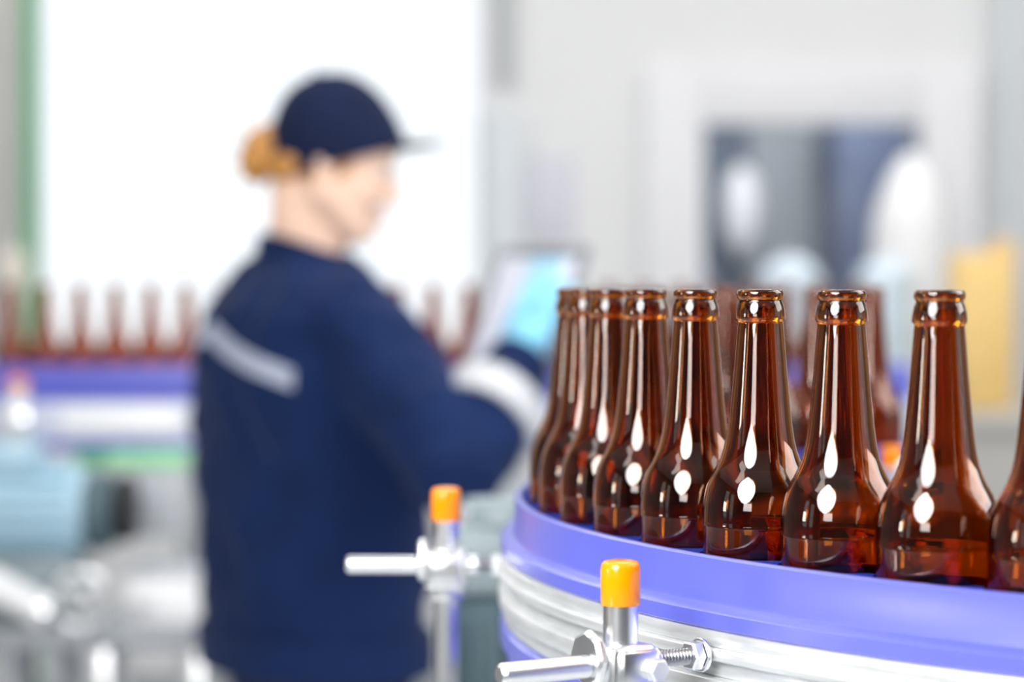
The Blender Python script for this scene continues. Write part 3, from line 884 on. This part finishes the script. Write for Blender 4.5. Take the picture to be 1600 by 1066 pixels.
# ------------------------------------------------------------------ drive and base frame under the far conveyor
YD = 4.22
base = thing('machine_base', 'grey steel base frame carrying a pale blue motor, lower left', 'frame', (-.75, YD, 0))
zb_ = px(0, 985, YD).z
obj('top_bar', box(NB(), -1.15, px(330, 0, YD).x, YD-.12, YD+.12, zb_-.018, zb_+.018, .004), 'midgrey', base)
for xx, m in ((25, 'midgrey'), (100, 'midgrey'), (172, 'steel'), (318, 'steel')):
    lx = px(xx, 0, YD).x
    obj('leg', box(NB(), lx-.014, lx+.014, YD-.10, YD-.07, .0, zb_-.018, .003), m, base)
    obj('leg', box(NB(), lx-.014, lx+.014, YD+.07, YD+.10, .0, zb_-.018, .003), m, base)
obj('cross_bar', box(NB(), -1.1, px(320, 0, YD).x, YD-.012, YD+.012, .18, .22, .003), 'midgrey', base)
mt = thing('drive_motor', 'pale blue electric motor with black fan end below the far conveyor', 'motor', (px(100, 0, YD).x, YD, zb_+.018))
za = px(0, 800, YD).z
xm0, xm1 = px(-40, 0, YD).x, px(135, 0, YD).x
obj('motor_body', rod(NB(), (xm0, YD, za), (xm1, YD, za), .076, 40, .008), 'paleblue', mt)
for i in range(18):
    m_ = Matrix.Translation((0, YD, za)) @ Matrix.Rotation(2*PI*i/18, 4, 'X')
    obj('cooling_fin', box(NB(), xm0+.03, xm1-.02, -.002, .002, .072, .086, .0006, m_), 'paleblue', mt)
xg = px(178, 0, YD).x
obj('end_bell', rod(NB(), (xm1, YD, za), (xg, YD, za), .070, 36, .01), 'teal', mt)
obj('fan_cover', rod(NB(), (xg, YD, za+.005), (px(212, 0, YD).x, YD, za+.005), .060, 36, .012), 'black', mt)
obj('terminal_box', box(NB(), xm0+.02, px(60, 0, YD).x, YD-.05, YD+.05, za+.07, za+.12, .006), 'paleblue', mt)
obj('foot_mount', box(NB(), xm0+.02, xm1-.01, YD-.07, YD+.07, zb_+.018, za-.07, .006), 'tealmid', mt)
hv = thing('hand_valve', 'round grey handwheel on a stem before the base frame, lower left', 'handwheel', (px(130, 0, YD-.16).x, YD-.16, 0))
hx = px(130, 0, YD-.16).x; hz = px(0, 935, YD-.16).z
obj('stem', rod(NB(), (hx, YD-.16, 0), (hx, YD-.16, hz-.03), .012), 'steel', hv)
bm = NB()
prof = [(.046 + .007*math.cos(2*PI*i/10), .007*math.sin(2*PI*i/10)) for i in range(10)]
lathe(bm, prof, axis_matrix((hx, YD-.19, hz), (0, 1, 0)), 32, True)
obj('wheel_rim', bm, 'steel', hv)
obj('hub', rod(NB(), (hx, YD-.205, hz), (hx, YD-.155, hz), .018), 'steel', hv)
for k in range(3):
    a = 2*PI*k/3 + .5
    obj('spoke', rod(NB(), (hx, YD-.19, hz), (hx + .045*math.cos(a), YD-.19, hz + .045*math.sin(a)), .004, 10), 'steel', hv)
cb = thing('control_box', 'white steel box on the base frame beside the navy jacket', 'box', (px(262, 0, YD).x, YD, zb_+.018))
bx0, bx1 = px(205, 0, YD).x, px(318, 0, YD).x
obj('body', box(NB(), bx0, bx1, YD-.08, YD+.08, zb_+.018, px(0, 893, YD).z, .006), 'whiteplastic', cb)
obj('lid', box(NB(), bx0-.004, bx1+.004, YD-.084, YD+.084, px(0, 893, YD).z, px(0, 885, YD).z, .003), 'greybox', cb)
obj('knob', rod(NB(), (bx0+.03, YD-.08, zb_+.055), (bx0+.03, YD-.10, zb_+.055), .016), 'steel', cb)
pv = thing('pipe_elbow', 'white bent pipe lying on the base frame at the left edge', 'pipe', (px(35, 0, YD).x, YD, zb_+.018))
pa = px(-30, 905, YD-.108); pb = px(60, 945, YD-.108)
obj('pipe', rod(NB(), pa, (pb.x, pb.y, zb_+.05), .028, 28, .004), 'whiteplastic', pv)
obj('flange', rod(NB(), Vector((pb.x, pb.y, zb_+.05)), Vector((pb.x+.016, pb.y, zb_+.042)), .034, 28), 'steel', pv)

# ------------------------------------------------------------------ things along the back wall
g = px(47, 0, 6.9)
gp = thing('green_pole', 'thin green vertical pole at the left edge before the bright window', 'pole', (g.x, 6.9, 0))
obj('tube', rod(NB(), (g.x, 6.9, 0.01), (g.x, 6.9, ZC), .021), 'green', gp)
obj('base_plate', box(NB(), g.x-.06, g.x+.06, 6.84, 6.96, 0, .01, .002), 'green', gp)
g = px(20, 0, 7.0)
struct('trim_2', box(NB(), g.x-.075, g.x+.035, 6.98, 7.1, 0, ZC, .008), 'greypost')
g = px(20, 425, 6.6)
pb_ = thing('beige_bollard', 'beige rounded bollard stand at the left edge behind the bottles', 'bollard', (g.x, 6.6, 0))
obj('tube', lathe(NB(), [(0, 0), (.03, 0), (.03, 1.28), (0, 1.28)], Matrix.Translation((g.x, 6.6, 0)), 24), 'greypost', pb_)
obj('head', lathe(NB(), [(0, 1.28), (.038, 1.29), (.042, 1.33), (.040, 1.39), (.025, 1.42), (0, 1.425)], Matrix.Translation((g.x, 6.6, 0)), 28), 'beige', pb_)
# louvred vent high on the back wall
va, vb = px(773, 0, 7.5).x, px(806, 0, 7.5).x
vz0, vz1 = px(0, 128, 7.5).z, px(0, -150, 7.5).z
vt = thing('wall_vent', 'narrow grey louvred vent high on the back wall right of the window', 'vent', ((va+vb)/2, 7.45, vz0))
obj('housing', box(NB(), va, vb, 7.475, 7.5, vz0, vz1, .003), 'vent', vt)
nz = 26
SLAT_M = 'bluegrey'
for i in range(nz):
    z = vz0 + .012 + (vz1-vz0-.024)*i/(nz-1)
    m_ = Matrix.Translation(((va+vb)/2, 7.468, z)) @ Matrix.Rotation(R(40), 4, 'X')
    obj('slat', box(NB(), -(vb-va)/2+.004, (vb-va)/2-.004, -.012, .012, -.0012, .0012, 0, m_), SLAT_M, vt, smooth=False)
tr = thing('cable_trunking', 'pale blue grey upright trunking under the vent beside the window', 'trunking', (px(788, 0, 7.5).x, 7.47, .6))
ta, tb = px(756, 0, 7.5).x, px(815, 0, 7.5).x
obj('channel', box(NB(), ta, tb, 7.45, 7.5, .6, px(0, 180, 7.5).z, .004), 'bluegrey', tr)
obj('lid', box(NB(), ta+.006, tb-.006, 7.444, 7.45, .602, px(0, 182, 7.5).z, .002), 'bluegrey', tr)
nb_ = thing('notice_panel', 'pale lavender panel on the back wall above the tablet', 'panel', (px(862, 0, 7.49).x, 7.48, px(0, 375, 7.5).z))
na, nc = px(828, 0, 7.5).x, px(896, 0, 7.5).x
obj('board', box(NB(), na, nc, 7.488, 7.5, px(0, 375, 7.5).z, px(0, 250, 7.5).z, .002), 'lavender', nb_)
obj('edge_strip', box(NB(), na-.004, nc+.004, 7.486, 7.5, px(0, 250, 7.5).z, px(0, 246, 7.5).z, .001), 'bluegrey', nb_)
# inside the room behind the inner window
g = px(1160, 330, 9.75)
ds = thing('wall_dispenser', 'white oval dispenser on the dark wall seen through the inner window', 'dispenser', (g.x, 9.82, g.z-.20))
obj('body', ell_prim(NB(), (g.x, 9.82, g.z), (.082, .08, .19)), 'whiteplastic', ds)
obj('nozzle', rod(NB(), (g.x, 9.80, g.z-.215), (g.x, 9.80, g.z-.17), .015), 'greybox', ds)
sc_ = thing('slate_cabinet', 'tall slate blue cabinet right behind the inner window', 'cabinet', (1.50, 9.2, 0))
obj('body', box(NB(), 1.215, 1.80, 9.05, 9.4, 0, 2.2, .006), 'navycab', sc_)
for a_ in (0, 1):
    dr = obj('door', box(NB(), 1.225+a_*.29, 1.50+a_*.29, 9.035, 9.05, .05, 2.15, .004), 'navycab', sc_)
    obj('handle', rod(NB(), (1.47+a_*.06, 9.02, 1.0), (1.47+a_*.06, 9.02, 1.15), .006, 12), 'steel', dr)
# white tank, pale blue vessels, bench and yellow box in front of the wall
tkx = px(1422, 0, 6.9).x
tk = thing('white_tank', 'slim white dome topped tank at the right side of the inner window', 'tank', (tkx, 6.9, 0))
zt_ = px(0, 240, 6.9).z
obj('shell', lathe(NB(), [(0, .12), (.06, .12), (.088, .16), (.098, .9), (.112, 1.30), (.109, 1.46), (.101, 1.53), (.082, 1.59), (.056, 1.645), (.030, zt_-.016), (.014, zt_-.003), (0, zt_)], Matrix.Translation((tkx, 6.9, 0)), 40), 'whiteplastic', tk)
for k in range(3):
    a = 2*PI*k/3
    obj('leg', rod(NB(), (tkx+.06*math.cos(a), 6.9+.06*math.sin(a), 0), (tkx+.06*math.cos(a), 6.9+.06*math.sin(a), .13), .012, 14), 'steel', tk)
obj('hoop', lathe(NB(), [(.100, .80), (.106, .80), (.106, .83), (.100, .83)], Matrix.Translation((tkx, 6.9, 0)), 40, True), 'greybox', tk)
bn = thing('steel_bench', 'warm grey steel bench along the back behind the bottle bend', 'bench', (1.2, 6.2, 0))
BT = px(0, 640, 6.2).z
obj('worktop', box(NB(), .45, 1.95, 5.95, 6.5, BT-.04, BT, .004), 'benchgrey', bn)
obj('front_panel', box(NB(), .48, 1.92, 5.99, 6.01, .30, BT-.041, .003), 'benchgrey', bn)
for lx in (.5, 1.9):
    for ly in (6.0, 6.44):
        obj('leg', box(NB(), lx-.02, lx+.02, ly-.008, ly+.03, 0, BT-.041, .003), 'benchgrey', bn)
for xx, rr, yy, lb in ((1236, .078, 400, 'larger pale blue domed vessel on the bench below the inner window'), (1384, .074, 402, 'smaller pale blue domed vessel on the bench left of the white tank')):
    vx = px(xx, 0, 6.2).x; vz = px(0, yy, 6.2).z
    v_ = thing('domed_vessel', lb, 'vessel', (vx, 6.2, BT), 'pale blue domed vessels on the bench')
    obj('shell', lathe(NB(), [(0, BT), (rr*.9, BT), (rr, BT+.01), (rr, vz-rr*.85)] + [(rr*math.cos(a), vz-rr*.85 + rr*.85*math.sin(a)) for a in (.3, .6, .9, 1.2, 1.4)] + [(0, vz)], Matrix.Translation((vx, 6.2, 0)), 36), 'paleenamel', v_)
    obj('clamp_band', lathe(NB(), [(rr, vz-rr*.95), (rr+.005, vz-rr*.95), (rr+.005, vz-rr*.85), (rr, vz-rr*.85)], Matrix.Translation((vx, 6.2, 0)), 36, True), 'steel', v_)
    obj('lid_knob', rod(NB(), (vx, 6.2, vz-.004), (vx, 6.2, vz+.012), .010, 16), 'steel', v_)
yb0, yb1, ym = px(1490, 0, 6.2).x, px(1576, 0, 6.2).x, px(1558, 0, 6.2).x
yx = thing('yellow_box', 'tall yellow box on the grey bench at the right', 'box', ((yb0+yb1)/2, 6.2, BT))
obj('body', box(NB(), yb0, yb1, 6.12, 6.3, BT, px(0, 396, 6.2).z, .006), 'yellow', yx)
obj('raised_back', box(NB(), ym, yb1, 6.14, 6.28, px(0, 396, 6.2).z, px(0, 374, 6.2).z, .004), 'yellow', yx)
obj('door', box(NB(), yb0+.01, yb1-.01, 6.112, 6.12, BT+.015, px(0, 396, 6.2).z-.015, .003), 'yellow', yx)
obj('latch', box(NB(), yb1-.026, yb1-.016, 6.104, 6.112, BT+.15, BT+.19, .002), 'yellow', yx)
